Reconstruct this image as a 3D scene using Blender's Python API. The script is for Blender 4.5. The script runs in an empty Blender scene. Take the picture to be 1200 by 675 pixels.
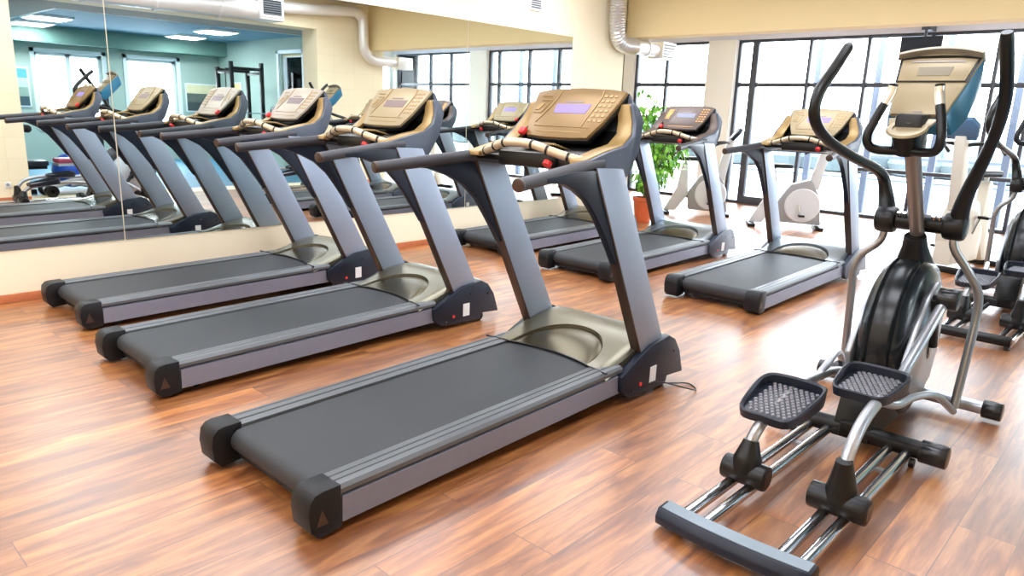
import bpy, bmesh, math, random
from mathutils import Vector, Matrix
random.seed(7)
sc = bpy.context.scene
COL = sc.collection
PI = math.pi

# ------------------------------------------------------------------ materials
def new_mat(name):
    m = bpy.data.materials.new(name); m.use_nodes = True
    nt = m.node_tree
    return m, nt, nt.nodes['Principled BSDF']

def mat(name, col, rough=.5, metal=0., bump=0., scale=60., spec=.5, var=0., coat=0., emit=None, estr=0.):
    m, nt, b = new_mat(name)
    b.inputs['Base Color'].default_value = (*col, 1)
    b.inputs['Roughness'].default_value = rough
    b.inputs['Metallic'].default_value = metal
    b.inputs['Specular IOR Level'].default_value = spec
    b.inputs['Coat Weight'].default_value = coat
    if emit:
        b.inputs['Emission Color'].default_value = (*emit, 1)
        b.inputs['Emission Strength'].default_value = estr
    tc = nt.nodes.new('ShaderNodeTexCoord')
    nz = nt.nodes.new('ShaderNodeTexNoise'); nz.inputs['Scale'].default_value = scale
    nt.links.new(tc.outputs['Object'], nz.inputs['Vector'])
    if var > 0:
        r = nt.nodes.new('ShaderNodeMix'); r.data_type = 'RGBA'
        r.inputs[6].default_value = (*[c*(1-var) for c in col], 1)
        r.inputs[7].default_value = (*[min(1, c*(1+var)) for c in col], 1)
        nt.links.new(nz.outputs['Fac'], r.inputs[0]); nt.links.new(r.outputs[2], b.inputs['Base Color'])
    if bump > 0:
        bp = nt.nodes.new('ShaderNodeBump'); bp.inputs['Strength'].default_value = bump
        bp.inputs['Distance'].default_value = .002
        nt.links.new(nz.outputs['Fac'], bp.inputs['Height']); nt.links.new(bp.outputs['Normal'], b.inputs['Normal'])
    return m

def wall_mat(name, col, var=.02):
    return mat(name, col, .75, bump=.12, scale=90, var=var, spec=.3)

M = {}
M['wall_cream'] = wall_mat('cream_wall_paint', (.86, .76, .56))
M['wall_yellow'] = wall_mat('yellow_beam_paint', (.84, .68, .38))
M['wall_white'] = wall_mat('white_plaster', (.80, .78, .72))
M['lintel'] = wall_mat('backlit_white_plaster', (.62, .62, .68))  # white lintel, its backlit lavender cast put into the colour
M['ceiling'] = wall_mat('ceiling_paint', (.82, .80, .74))
M['wall_teal'] = wall_mat('sea_green_wall_paint', (.40, .50, .44))
M['wall_teal_dark'] = wall_mat('deep_green_beam_paint', (.16, .28, .24))
M['ceil_blue'] = wall_mat('blue_ceiling_paint', (.13, .27, .36))
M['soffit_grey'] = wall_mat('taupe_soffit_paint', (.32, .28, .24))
M['floor_blue'] = mat('blue_rubber_floor', (.06, .22, .34), .5, bump=.2, scale=200, var=.1)
M['baseboard'] = mat('red_brown_baseboard', (.50, .16, .065), .35, var=.25, scale=20)
M['frame'] = mat('dark_grey_window_frame', (.045, .05, .065), .4)
M['white_frame'] = mat('white_window_frame', (.75, .82, .86), .4)
M['duct'] = mat('white_coated_duct', (.80, .78, .76), .28, .35)
M['duct_alu'] = mat('ribbed_aluminium_duct', (.75, .76, .78), .3, .8)
M['grille'] = mat('grey_vent_slats', (.14, .15, .16), .5)
M['white_plastic'] = mat('white_plastic', (.8, .8, .78), .4)

def floor_mat():
    m, nt, b = new_mat('laminate_plank_floor')
    N = nt.nodes; Lk = nt.links
    tc = N.new('ShaderNodeTexCoord')
    mp = N.new('ShaderNodeMapping'); mp.inputs['Rotation'].default_value = (0, 0, PI/2)
    Lk.new(tc.outputs['Object'], mp.inputs['Vector'])
    br = N.new('ShaderNodeTexBrick')
    br.offset = .37; br.offset_frequency = 2
    br.inputs['Scale'].default_value = 1
    br.inputs['Brick Width'].default_value = 1.28
    br.inputs['Row Height'].default_value = .192
    br.inputs['Mortar Size'].default_value = .0028
    br.inputs['Mortar Smooth'].default_value = .3
    br.inputs['Bias'].default_value = -.1
    br.inputs['Color1'].default_value = (0, 0, 0, 1); br.inputs['Color2'].default_value = (1, 1, 1, 1)
    br.inputs['Mortar'].default_value = (.5, .5, .5, 1)
    Lk.new(mp.outputs['Vector'], br.inputs['Vector'])
    # grain, stretched along the plank, shifted per plank
    addv = N.new('ShaderNodeVectorMath'); addv.operation = 'ADD'
    sep = N.new('ShaderNodeVectorMath'); sep.operation = 'SCALE'; sep.inputs['Scale'].default_value = 37.
    Lk.new(br.outputs['Color'], sep.inputs[0])
    Lk.new(mp.outputs['Vector'], addv.inputs[0]); Lk.new(sep.outputs[0], addv.inputs[1])
    m2 = N.new('ShaderNodeMapping'); m2.inputs['Scale'].default_value = (1.3, 11, 1)
    Lk.new(addv.outputs[0], m2.inputs['Vector'])
    nz = N.new('ShaderNodeTexNoise'); nz.inputs['Scale'].default_value = 1.6; nz.inputs['Detail'].default_value = 7
    nz.inputs['Roughness'].default_value = .6; nz.inputs['Distortion'].default_value = .6
    Lk.new(m2.outputs['Vector'], nz.inputs['Vector'])
    m3 = N.new('ShaderNodeMapping'); m3.inputs['Scale'].default_value = (4, 70, 1)
    Lk.new(addv.outputs[0], m3.inputs['Vector'])
    n2 = N.new('ShaderNodeTexNoise'); n2.inputs['Scale'].default_value = 1.5; n2.inputs['Detail'].default_value = 4
    Lk.new(m3.outputs['Vector'], n2.inputs['Vector'])
    ramp = N.new('ShaderNodeValToRGB'); e = ramp.color_ramp.elements
    e[0].position = .27; e[0].color = (.13, .036, .014, 1)
    e[1].position = .72; e[1].color = (.60, .265, .075, 1)
    k = e.new(.47); k.color = (.33, .115, .032, 1)
    k = e.new(.57); k.color = (.47, .185, .05, 1)
    Lk.new(nz.outputs['Fac'], ramp.inputs['Fac'])
    mx = N.new('ShaderNodeMix'); mx.data_type = 'RGBA'; mx.blend_type = 'MULTIPLY'; mx.inputs[0].default_value = .45
    r2 = N.new('ShaderNodeValToRGB'); r2.color_ramp.elements[0].position = .35; r2.color_ramp.elements[0].color = (.62, .54, .48, 1)
    r2.color_ramp.elements[1].position = .6
    Lk.new(n2.outputs['Fac'], r2.inputs['Fac'])
    Lk.new(ramp.outputs['Color'], mx.inputs[6]); Lk.new(r2.outputs['Color'], mx.inputs[7])
    # plank tone
    pr = N.new('ShaderNodeMapRange'); pr.inputs['To Min'].default_value = .72; pr.inputs['To Max'].default_value = 1.18
    Lk.new(br.outputs['Color'], pr.inputs['Value'])
    tn = N.new('ShaderNodeVectorMath'); tn.operation = 'SCALE'
    Lk.new(mx.outputs[2], tn.inputs[0]); Lk.new(pr.outputs['Result'], tn.inputs['Scale'])
    fin = N.new('ShaderNodeMix'); fin.data_type = 'RGBA'; fin.inputs[7].default_value = (.09, .03, .015, 1)
    ms = N.new('ShaderNodeMath'); ms.operation = 'MULTIPLY'; ms.inputs[1].default_value = .75
    Lk.new(br.outputs['Fac'], ms.inputs[0]); Lk.new(ms.outputs[0], fin.inputs[0])
    Lk.new(tn.outputs[0], fin.inputs[6]); Lk.new(fin.outputs[2], b.inputs['Base Color'])
    b.inputs['Roughness'].default_value = .2
    b.inputs['IOR'].default_value = 2.3
    rr = N.new('ShaderNodeMapRange'); rr.inputs['To Min'].default_value = .29; rr.inputs['To Max'].default_value = .37
    Lk.new(nz.outputs['Fac'], rr.inputs['Value']); Lk.new(rr.outputs['Result'], b.inputs['Roughness'])
    return m
M['floor'] = floor_mat()

def tile_wall_mat():
    m, nt, b = new_mat('cream_wall_paint_with_faint_joints')
    tc = nt.nodes.new('ShaderNodeTexCoord')
    sp = nt.nodes.new('ShaderNodeSeparateXYZ'); cb = nt.nodes.new('ShaderNodeCombineXYZ')
    nt.links.new(tc.outputs['Object'], sp.inputs[0]); nt.links.new(sp.outputs['Y'], cb.inputs['X']); nt.links.new(sp.outputs['Z'], cb.inputs['Y'])
    br = nt.nodes.new('ShaderNodeTexBrick'); br.offset = 0
    br.inputs['Scale'].default_value = 1; br.inputs['Brick Width'].default_value = .45; br.inputs['Row Height'].default_value = .30
    br.inputs['Mortar Size'].default_value = .004
    br.inputs['Color1'].default_value = (.88, .76, .53, 1); br.inputs['Color2'].default_value = (.86, .74, .51, 1); br.inputs['Mortar'].default_value = (.80, .68, .46, 1)
    nt.links.new(cb.outputs[0], br.inputs['Vector']); nt.links.new(br.outputs['Color'], b.inputs['Base Color'])
    b.inputs['Roughness'].default_value = .7
    return m
M['wall_tile'] = tile_wall_mat()

m, nt, b = new_mat('mirror_silver'); M['mirror'] = m
b.inputs['Base Color'].default_value = (.84, .90, .89, 1); b.inputs['Metallic'].default_value = 1; b.inputs['Roughness'].default_value = .012
tc = nt.nodes.new('ShaderNodeTexCoord'); nz = nt.nodes.new('ShaderNodeTexNoise'); nz.inputs['Scale'].default_value = .9
bp = nt.nodes.new('ShaderNodeBump'); bp.inputs['Strength'].default_value = .02; bp.inputs['Distance'].default_value = .01
nt.links.new(tc.outputs['Object'], nz.inputs['Vector']); nt.links.new(nz.outputs['Fac'], bp.inputs['Height']); nt.links.new(bp.outputs['Normal'], b.inputs['Normal'])

def glass_mat():
    m = bpy.data.materials.new('window_glass'); m.use_nodes = True; nt = m.node_tree
    nt.nodes.remove(nt.nodes['Principled BSDF']); out = nt.nodes['Material Output']
    tr = nt.nodes.new('ShaderNodeBsdfTransparent'); tr.inputs[0].default_value = (.96, .98, .98, 1)
    gl = nt.nodes.new('ShaderNodeBsdfGlossy'); gl.inputs['Roughness'].default_value = .02
    fr = nt.nodes.new('ShaderNodeFresnel'); fr.inputs['IOR'].default_value = 1.3
    mx = nt.nodes.new('ShaderNodeMixShader')
    nt.links.new(fr.outputs[0], mx.inputs[0]); nt.links.new(tr.outputs[0], mx.inputs[1]); nt.links.new(gl.outputs[0], mx.inputs[2])
    nt.links.new(mx.outputs[0], out.inputs['Surface'])
    return m
M['glass'] = glass_mat()

# treadmill / machine materials
M['belt'] = mat('black_running_belt', (.022, .025, .029), .55, bump=.35, scale=500, var=.25)
M['rail'] = mat('dark_anodised_rail', (.12, .13, .138), .42, .35)
M['silver_panel'] = mat('lilac_grey_metal_panel', (.225, .24, .31), .42, .25, var=.06, scale=30)
M['upright'] = mat('blue_grey_metal_upright', (.31, .365, .46), .38, .35)
M['edge'] = mat('bronze_black_edge', (.07, .045, .035), .35, .4)
M['plastic_dark'] = mat('charcoal_plastic', (.008, .0085, .010), .45, spec=.3)
M['navy'] = mat('dark_navy_plastic', (.010, .015, .028), .38, spec=.35)
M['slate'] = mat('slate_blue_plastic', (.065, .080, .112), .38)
M['rubber'] = mat('grey_rubber_handrail', (.035, .035, .043), .48)
M['hood'] = mat('champagne_metallic_hood', (.18, .165, .115), .30, .7)
M['hood_dark'] = mat('bronze_metallic_inset', (.085, .07, .038), .26, .8)
M['hood_glare'] = mat('metallic_hood_with_window_glare', (.24, .28, .31), .28, .7)  # paler blue hood for the back row: window glare put into the colour
M['gold'] = mat('gold_console_plastic', (.23, .14, .05), .36, .35)
M['gold_light'] = mat('gold_rim', (.34, .22, .08), .38, .3)
M['cream'] = mat('champagne_console_plastic', (.34, .27, .155), .4, .2)
M['pale'] = mat('pale_beige_console_plastic', (.42, .37, .30), .42, .15)
M['brown'] = mat('dark_brown_console_plastic', (.13, .095, .08), .38, .2)
M['grip_cream'] = mat('cream_metal_grip', (.62, .52, .36), .3, .4)
M['violet'] = mat('violet_lit_screen', (.17, .12, .36), .4, emit=(.36, .26, .80), estr=.28)
M['screen_off'] = mat('dull_mauve_screen', (.22, .17, .17), .22)
M['screen_grey'] = mat('grey_lit_screen', (.14, .15, .21), .4, emit=(.3, .33, .5), estr=.2)
M['screen_olive'] = mat('olive_screen', (.22, .19, .12), .25)
M['red'] = mat('red_plastic', (.75, .03, .03), .35)
M['orange'] = mat('orange_print', (.75, .35, .08), .5)
M['black'] = mat('gloss_black_plastic', (.012, .012, .014), .25)
M['satin_black'] = mat('satin_black_plastic', (.006, .006, .0055), .34, spec=.38)
M['chrome'] = mat('chrome_steel', (.72, .74, .78), .14, 1.)
M['steel'] = mat('brushed_grey_steel', (.36, .35, .34), .33, .8)
M['silver'] = mat('silver_painted_metal', (.46, .49, .53), .3, .6)
M['teal_shell'] = mat('teal_blue_plastic', (.025, .17, .30), .32)
M['bar_grey'] = mat('slate_silver_cover', (.20, .25, .29), .35, .3)
M['bronze'] = mat('bronze_grey_post', (.28, .24, .22), .35, .6)
M['tread_bump'] = mat('pale_grey_tread', (.24, .24, .27), .5)
M['label_white'] = mat('white_sticker', (.8, .8, .8), .5)
M['machine_white'] = mat('pale_grey_machine_paint', (.66, .68, .70), .4, .1)
M['machine_cream'] = mat('cream_machine_paint', (.70, .66, .56), .45)
M['machine_grey'] = mat('mid_grey_machine_paint', (.30, .30, .30), .5)
M['bike_blue'] = mat('mid_blue_console', (.08, .18, .32), .4)
M['maroon'] = mat('maroon_vinyl', (.30, .04, .09), .45)
M['blue_ball'] = mat('blue_vinyl', (.03, .12, .62), .3)
M['terracotta'] = mat('terracotta_plastic', (.60, .12, .035), .5, var=.12, scale=12)
M['soil'] = mat('dark_soil', (.05, .03, .02), .9, bump=.8, scale=80)
M['bark'] = mat('brown_bark', (.18, .12, .07), .8, bump=.6, scale=60)
M['cord'] = mat('black_cable', (.01, .01, .012), .4)
M['cord_white'] = mat('white_cable', (.65, .63, .58), .5)

def leaf_mat():
    m, nt, b = new_mat('glossy_green_leaf')
    tc = nt.nodes.new('ShaderNodeTexCoord'); nz = nt.nodes.new('ShaderNodeTexNoise'); nz.inputs['Scale'].default_value = 9
    r = nt.nodes.new('ShaderNodeValToRGB'); r.color_ramp.elements[0].position = .35; r.color_ramp.elements[1].position = .65
    r.color_ramp.elements[0].color = (.06, .27, .02, 1); r.color_ramp.elements[1].color = (.34, .72, .08, 1)
    nt.links.new(tc.outputs['Object'], nz.inputs['Vector']); nt.links.new(nz.outputs['Fac'], r.inputs['Fac']); nt.links.new(r.outputs['Color'], b.inputs['Base Color'])
    b.inputs['Roughness'].default_value = .4; b.inputs['Subsurface Weight'].default_value = .0
    b.inputs['Transmission Weight'].default_value = 0
    return m
M['leaf'] = leaf_mat()

# ------------------------------------------------------------------ mesh kit
class MB:
    def __init__(s): s.v = []; s.f = []
    def add(s, vs, fs):
        o = len(s.v); s.v += [tuple(v) for v in vs]; s.f += [tuple(i+o for i in f) for f in fs]; return s
    def box(s, x0, x1, y0, y1, z0, z1, R=None):
        vs = [(x, y, z) for x in (x0, x1) for y in (y0, y1) for z in (z0, z1)]
        if R is not None: vs = [R @ Vector(v) for v in vs]
        return s.add(vs, [(0, 1, 3, 2), (4, 6, 7, 5), (0, 4, 5, 1), (2, 3, 7, 6), (0, 2, 6, 4), (1, 5, 7, 3)])
    def prism_x(s, poly, x0, x1, xf=None):      # poly of (y,z); xf(x,y,z) -> x
        n = len(poly); vs = []
        for x in (x0, x1):
            for (y, z) in poly: vs.append((xf(x, y, z) if xf else x, y, z))
        fs = [tuple(range(n-1, -1, -1)), tuple(range(n, 2*n))]
        for i in range(n): j = (i+1) % n; fs.append((i, j, n+j, n+i))
        return s.add(vs, fs)
    def prism_y(s, poly, y0, y1, sl=0.):         # poly of (x,z) swept along y, slope sl
        n = len(poly); vs = [(x, y, z+sl*y) for y in (y0, y1) for (x, z) in poly]
        fs = [tuple(range(n)), tuple(range(2*n-1, n-1, -1))]
        for i in range(n): j = (i+1) % n; fs.append((i, n+i, n+j, j))
        return s.add(vs, fs)
    def prism_z(s, poly, z0, z1):
        n = len(poly); vs = [(x, y, z) for z in (z0, z1) for (x, y) in poly]
        fs = [tuple(range(n-1, -1, -1)), tuple(range(n, 2*n))]
        for i in range(n): j = (i+1) % n; fs.append((i, j, n+j, n+i))
        return s.add(vs, fs)
    def tube(s, pts, r, seg=12, sub=6, flat=1., caps=True):
        P = [Vector(p) for p in pts]
        rs = r if isinstance(r, (list, tuple)) else [r]*len(P)
        if sub > 1 and len(P) > 2:
            Q = []; RR = []
            for i in range(len(P)-1):
                p0 = P[i-1] if i > 0 else P[i]*2-P[i+1]; p1 = P[i]; p2 = P[i+1]; p3 = P[i+2] if i+2 < len(P) else P[i+1]*2-P[i]
                for k in range(sub):
                    t = k/sub
                    Q.append(.5*((2*p1)+(p2-p0)*t+(2*p0-5*p1+4*p2-p3)*t*t+(3*p1-p0-3*p2+p3)*t**3)); RR.append(rs[i]*(1-t)+rs[i+1]*t)
            Q.append(P[-1]); RR.append(rs[-1]); P, rs = Q, RR
        n = len(P); vs = []; up = None
        for i in range(n):
            t = (P[min(i+1, n-1)]-P[max(i-1, 0)]).normalized()
            if up is None:
                up = Vector((0, 0, 1)) if abs(t.z) < .9 else Vector((1, 0, 0))
            a = (up - t*up.dot(t)).normalized(); up = a; b = t.cross(a)
            for k in range(seg):
                an = 2*PI*k/seg
                vs.append(P[i]+(a*math.cos(an)+b*math.sin(an)*flat)*rs[i])
        fs = [(i*seg+k, i*seg+(k+1) % seg, (i+1)*seg+(k+1) % seg, (i+1)*seg+k) for i in range(n-1) for k in range(seg)]
        if caps: fs += [tuple(range(seg-1, -1, -1)), tuple((n-1)*seg+k for k in range(seg))]
        return s.add(vs, fs)
    def lathe(s, prof, c, axis='z', seg=24, a0=0, a1=2*PI):   # prof of (r, h)
        full = abs(a1-a0-2*PI) < 1e-6; m_ = seg if full else seg+1; vs = []
        for (r, h) in prof:
            for k in range(m_):
                a = a0+(a1-a0)*k/seg; u, w = r*math.cos(a), r*math.sin(a)
                if axis == 'z': v = (c[0]+u, c[1]+w, c[2]+h)
                elif axis == 'x': v = (c[0]+h, c[1]+u, c[2]+w)
                else: v = (c[0]+u, c[1]+h, c[2]+w)
                vs.append(v)
        fs = []
        for i in range(len(prof)-1):
            for k in range(seg if full else seg):
                j = (k+1) % m_
                fs.append((i*m_+k, i*m_+j, (i+1)*m_+j, (i+1)*m_+k))
        if full:
            fs += [tuple(range(m_-1, -1, -1)), tuple((len(prof)-1)*m_+k for k in range(m_))]
        return s.add(vs, fs)
    def cyl(s, a, b, r, seg=20): return s.tube([a, b], r, seg, 1)
    def build(s, name, material, parent=None, bevel=0., loc=None, R=None, smooth=35, sub=0):
        me = bpy.data.meshes.new(name); me.from_pydata(s.v, [], s.f)
        bm = bmesh.new(); bm.from_mesh(me)
        bmesh.ops.recalc_face_normals(bm, faces=bm.faces)
        if bevel > 0:
            es = [e for e in bm.edges if len(e.link_faces) == 2 and e.calc_face_angle(0) > math.radians(35)]
            try: bmesh.ops.bevel(bm, geom=es, offset=bevel, segments=2, profile=.5, affect='EDGES', clamp_overlap=True)
            except Exception: pass
        bm.to_mesh(me); bm.free()
        for p in me.polygons: p.use_smooth = True
        try: me.set_sharp_from_angle(angle=math.radians(smooth))
        except Exception: pass
        me.materials.append(M[material] if isinstance(material, str) else material)
        o = bpy.data.objects.new(name, me); COL.objects.link(o)
        if parent: o.parent = parent
        if R is not None: o.matrix_local = R
        if loc is not None: o.location = loc
        return o

def each(name, material, parent, mbs, **k):
    return [m_.build(name, material, parent, **k) for m_ in mbs]

def thing(name, label, cat, loc=(0, 0, 0), rz=0., group=None):
    o = bpy.data.objects.new(name, None); COL.objects.link(o); o.empty_display_size = .1
    o.location = loc; o.rotation_euler = (0, 0, rz); o['label'] = label; o['category'] = cat
    if group: o['group'] = group
    return o
def tag(o, label, cat, group=None):
    o['label'] = label; o['category'] = cat
    if group: o['group'] = group
    return o
def struct(o): o['kind'] = 'structure'; return o

# ------------------------------------------------------------------ setting
LB, L, W = 8.89, 12.56, 6.03           # beam front, window wall, right wall
J0, J1, HD = 2.95, 7.74, 2.83          # opening in the right wall
H = 3.35
struct(MB().box(-2.8, 7.599, -3.2, 12.8, -.1, 0).build('floor', 'floor'))
struct(MB().box(7.6, 13.4, 2.7, 12.8, -.1, .0).box(6.53, 13.4, 2.9, 9.2, 0, .004).build('floor_side_room', 'floor_blue'))
struct(MB().box(-.3, 0, -3.2, LB, 0, H).box(-2.6, 0, LB-.02, LB, 0, H).build('wall_left', 'wall_cream'))
struct(MB().box(W, W+.5, 2.52, J0, 0, H).box(W, W+.5, J1, LB+.35, 0, H).box(W, W+.5, J0, J1, HD, H).build('wall_right', 'wall_tile'))
struct(MB().box(6.53, 7.6, 2.52, 2.9, 0, H).box(7.6, 7.8, -3.2, 2.9, 0, H).build('wall_right_near', 'wall_cream'))
struct(MB().box(-.3, 7.8, -3.4, -3.2, 0, H).build('wall_front', 'wall_cream'))
struct(MB().box(-.3, 7.8, -3.4, LB+.3, H, H+.1).build('ceiling', 'ceiling'))
struct(MB().box(-2.8, 10.2, LB+.3, 12.8, 3.2, 3.3).build('ceiling_window_bay', 'ceiling'))
struct(MB().box(-2.8, 10.2, L, L+.28, 2.86, 3.3).build('wall_back_lintel', 'lintel'))
wb = MB()
wb.box(-2.8, -2.3, L, L+.28, 0, 2.86).box(-.69, -.15, L-.05, L+.28, 0, 2.86).box(6.42, 6.98, L-.05, L+.28, 0, 2.86).box(9.85, 10.2, L, L+.28, 0, 2.86)
struct(wb.build('wall_back', 'wall_white'))
struct(MB().box(-2.8, -2.6, LB, 12.8, 0, H).build('wall_bay_left', 'wall_white'))
struct(MB().box(10.0, 10.2, 9.24, 12.8, 0, .9).box(10.0, 10.2, 9.24, 12.8, 2.6, H).box(W+.5, 8.85, 9.24, 9.3, 0, H).box(9.85, 10.2, 9.24, 9.3, 0, H).box(8.85, 9.85, 9.24, 9.3, 0, .9).box(8.85, 9.85, 9.24, 9.3, 2.6, H).build('wall_bay_right', 'wall_white'))
struct(MB().box(0, W+.5, LB, LB+.3, 2.55, H).box(-2.6, 0, LB+.0, LB+.3, 2.55, H).box(W+.5, 10.2, LB+.35, LB+.45, 2.55, H).build('trim_1', 'wall_yellow'))
bb = MB().box(0, .018, -3.2, LB, 0, .062)
struct(bb.build('baseboard_left', 'baseboard', bevel=.004))
struct(MB().box(W-.016, W, 2.52, J0, 0, .062).box(W-.016, W, J1, LB, 0, .062).build('baseboard_right', 'baseboard', bevel=.004))
# threshold strip of the opening
struct(MB().box(W, W+.53, J0, J1, 0, .006).build('trim_2', 'wall_cream'))

def window(name, x0, x1, mull, z0=0., ztop=2.86, zm=(2.10,), w=.05, thick=()):
    r = bpy.data.objects.new(name, None); COL.objects.link(r); struct(r); r.location = (x0, L+.06, 0)
    f = MB(); X = lambda x: x-x0
    f.box(0, X(x1), 0, .08, z0, z0+.05).box(0, X(x1), 0, .08, ztop-.045, ztop)
    for x in [x0+w/2, x1-w/2]+list(mull):
        ww = .11 if x in thick else w
        f.box(X(x)-ww/2, X(x)+ww/2, -.01, .09, z0, ztop)
    for z in zm: f.box(0, X(x1), .005, .075, z-.035, z+.035)
    f.build('window_frame', 'frame', r, bevel=.004)
    MB().box(.01, X(x1)-.01, .038, .044, z0+.02, ztop-.02).build('pane', 'glass', r)
    return r
w1 = window('window_1', -.15, 6.42, [.17, 1.13, 2.05, 2.95, 3.82, 4.30, 5.17, 6.11], thick=(.17,))
MB().box(2.23, 6.5, .0, .07, .745, .80).build('low_transom', 'frame', w1, bevel=.004)
f = MB().box(.32, 1.28, -.012, .085, .0, .14).build('door_rail', 'frame', w1, bevel=.004)
window('window_2', -2.3, -.69, [-1.60])
window('window_3', 6.98, 9.85, [7.78, 8.55])

w7 = bpy.data.objects.new('window_7', None); COL.objects.link(w7); struct(w7); w7.location = (10.1, 9.3, .9)  # added side glazing, so bright sky shows through the side room's window
MB().box(-.04, .04, 0, 3.26, 0, .06).box(-.04, .04, 0, 3.26, 1.64, 1.7).box(-.04, .04, 0, .06, 0, 1.7).box(-.04, .04, 1.6, 1.66, 0, 1.7).box(-.04, .04, 3.2, 3.26, 0, 1.7).build('window_frame', 'white_frame', w7)
MB().box(-.003, .003, .02, 3.24, .02, 1.68).build('pane', 'glass', w7)

# mirror panels on the left wall
mg = 'wall mirror panels along the left wall'
for y0, y1, lab in ((-1.62, 2.097, 'wall mirror panel at the left picture edge, left of the first seam'),
                    (2.105, 5.835, 'wide wall mirror panel between the two seams, reflecting the near treadmills'),
                    (5.843, 7.70, 'narrow wall mirror panel nearest the windows, reflecting the window bay')):
    o = MB().box(0, .006, y0-(y0+y1)/2, y1-(y0+y1)/2, 0, 2.07).build('mirror_panel', 'mirror', loc=(.001, (y0+y1)/2, .382))
    tag(o, lab, 'mirror', mg)

# ventilation duct, left
def ribbed(mb, pts, r, pitch=.035, amp=.006, seg=20):
    P = [Vector(p) for p in pts]; out = []
    # dense resample with catmull
    Q = []
    for i in range(len(P)-1):
        p0 = P[i-1] if i > 0 else P[i]*2-P[i+1]; p1 = P[i]; p2 = P[i+1]; p3 = P[i+2] if i+2 < len(P) else P[i+1]*2-P[i]
        n = max(2, int((p2-p1).length/(pitch/2)))
        for k in range(n):
            t = k/n
            Q.append(.5*((2*p1)+(p2-p0)*t+(2*p0-5*p1+4*p2-p3)*t*t+(3*p1-p0-3*p2+p3)*t**3))
    Q.append(P[-1])
    mb.tube(Q, [r+(amp if i % 2 else -amp) for i in range(len(Q))], seg, 1)
    return mb
d = thing('ventilation_duct', 'ribbed silver ventilation duct dropping beside the wall corner and turning towards the window', 'duct', (.14, 8.45, 2.4))
ribbed(MB(), [(0, 0, .94), (0, 0, .5), (0, .02, .22), (0, .10, .08), (0, .24, .03), (0, .45, .03)], .105).build('duct_pipe', 'duct_alu', d)
MB().cyl((0, .45, .03), (0, 1.0, .03), .098, 24).cyl((0, .72, .03), (0, .75, .03), .112, 24).build('duct_sleeve', 'duct', d)
MB().box(-.13, .13, 1.0, 1.36, -.09, .14).build('outlet_box', 'duct', d, bevel=.006)
g = MB()
for i in range(5): g.box(.125, .137, 1.03, 1.33, -.07+i*.04, -.055+i*.04)
g.build('vent_slats', 'grille', d)

d = thing('ventilation_duct', 'long white ventilation duct along the top of the far wall, seen in the mirror', 'duct', (W-.14, 5.0, 2.4))
MB().tube([(-.06, -1.9, .56), (-.06, 1.45, .60)], .17, 24, 1).build('duct_trunk', 'duct', d)
each('joint_ring', 'duct', d, [MB().cyl((-.06, y-.02, .57+.01*y), (-.06, y+.02, .57+.01*y), .178, 24) for y in (-1.2, -.2, .8)])
bx = MB().box(-.26, .12, 1.42, 1.86, .44, .84).build('outlet_box', 'duct', d, bevel=.01)
MB().box(-.275, -.261, 1.44, 1.84, .49, .79).build('vent_frame', 'white_plastic', d)
MB().box(-.277, -.274, 1.47, 1.81, .52, .76).build('vent_backing', 'plastic_dark', d)
g = MB()
for i in range(6): g.box(-.284, -.277, 1.47, 1.81, .535+i*.036, .545+i*.036)
g.build('vent_slats', 'grille', d)
MB().tube([(0, 1.86, .70), (0, 2.6, .74), (0, 3.4, .80), (0, 3.58, .76), (0, 3.66, .66), (0, 3.67, .3), (0, 3.70, .12), (0, 3.82, .0), (0, 4.0, -.04), (0, 4.42, -.04)], .092, 20, 6).build('duct_pipe', 'duct', d)
MB().box(-.12, .12, 4.42, 4.78, -.17, .06).build('outlet_box', 'duct', d, bevel=.006)

v = thing('vent_grille', 'small grey ventilation grille high on the wall above the mirror', 'vent', (.002, 6.95, 2.68))
MB().box(0, .012, -.115, .115, 0, .26).build('vent_frame', 'white_plastic', v, bevel=.003)
g = MB()
for i in range(8): g.box(.012, .018, -.085, .085, .03+i*.026, .045+i*.026)
g.build('vent_slats', 'grille', v)
s_ = thing('wall_socket', 'white wall socket low on the cream wall, seen in the mirror', 'socket', (W-.001, 2.675, .20))
MB().box(-.012, 0, -.04, .04, 0, .08).build('socket_plate', 'white_plastic', s_, bevel=.003)
MB().cyl((-.016, 0, .04), (-.011, 0, .04), .022, 16).build('socket_insert', 'machine_grey', s_)

# hanging monitor
t = thing('hanging_monitor', 'black flat monitor hung in front of the window above the front elliptical', 'monitor', (2.89, 12.25, 2.44))
MB().box(-.28, .28, 0, .05, 0, .33).build('monitor_body', 'black', t, bevel=.008)
MB().box(-.262, .262, -.004, .001, .02, .31).build('screen', 'navy', t)
MB().cyl((.04, .03, .33), (.04, .03, .50), .022).box(-.02, .10, .0, .31, .42, .5).build('mount', 'frame', t)

# ------------------------------------------------------------------ side room (seen in the mirror)
XF = 13.0
CS = 2.95
wf = MB()
for a, b2 in [(2.7, 5.0), (6.38, 6.92), (8.1, 9.3)]: wf.box(XF, XF+.3, a, b2, 0, CS)
for a, b2 in ((5.0, 6.38), (6.92, 8.1)): wf.box(XF, XF+.3, a, b2, 0, .75).box(XF, XF+.3, a, b2, 2.42, CS)
struct(wf.build('wall_side_room_far', 'wall_teal'))
we = MB().box(6.53, 8.85, 9.2, 9.24, 0, CS).box(9.85, 10.2, 9.2, 9.24, 0, CS).box(10.2, 13.3, 9.2, 9.3, 0, CS).box(8.85, 9.85, 9.2, 9.24, 0, .9).box(8.85, 9.85, 9.2, 9.24, 2.6, CS).box(6.53, 13.3, 2.7, 2.9, 0, CS)
struct(we.build('wall_side_room', 'wall_teal'))
struct(MB().box(XF-.5, XF, 2.9, 9.2, 2.60, CS).build('trim_3', 'wall_teal_dark'))
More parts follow.
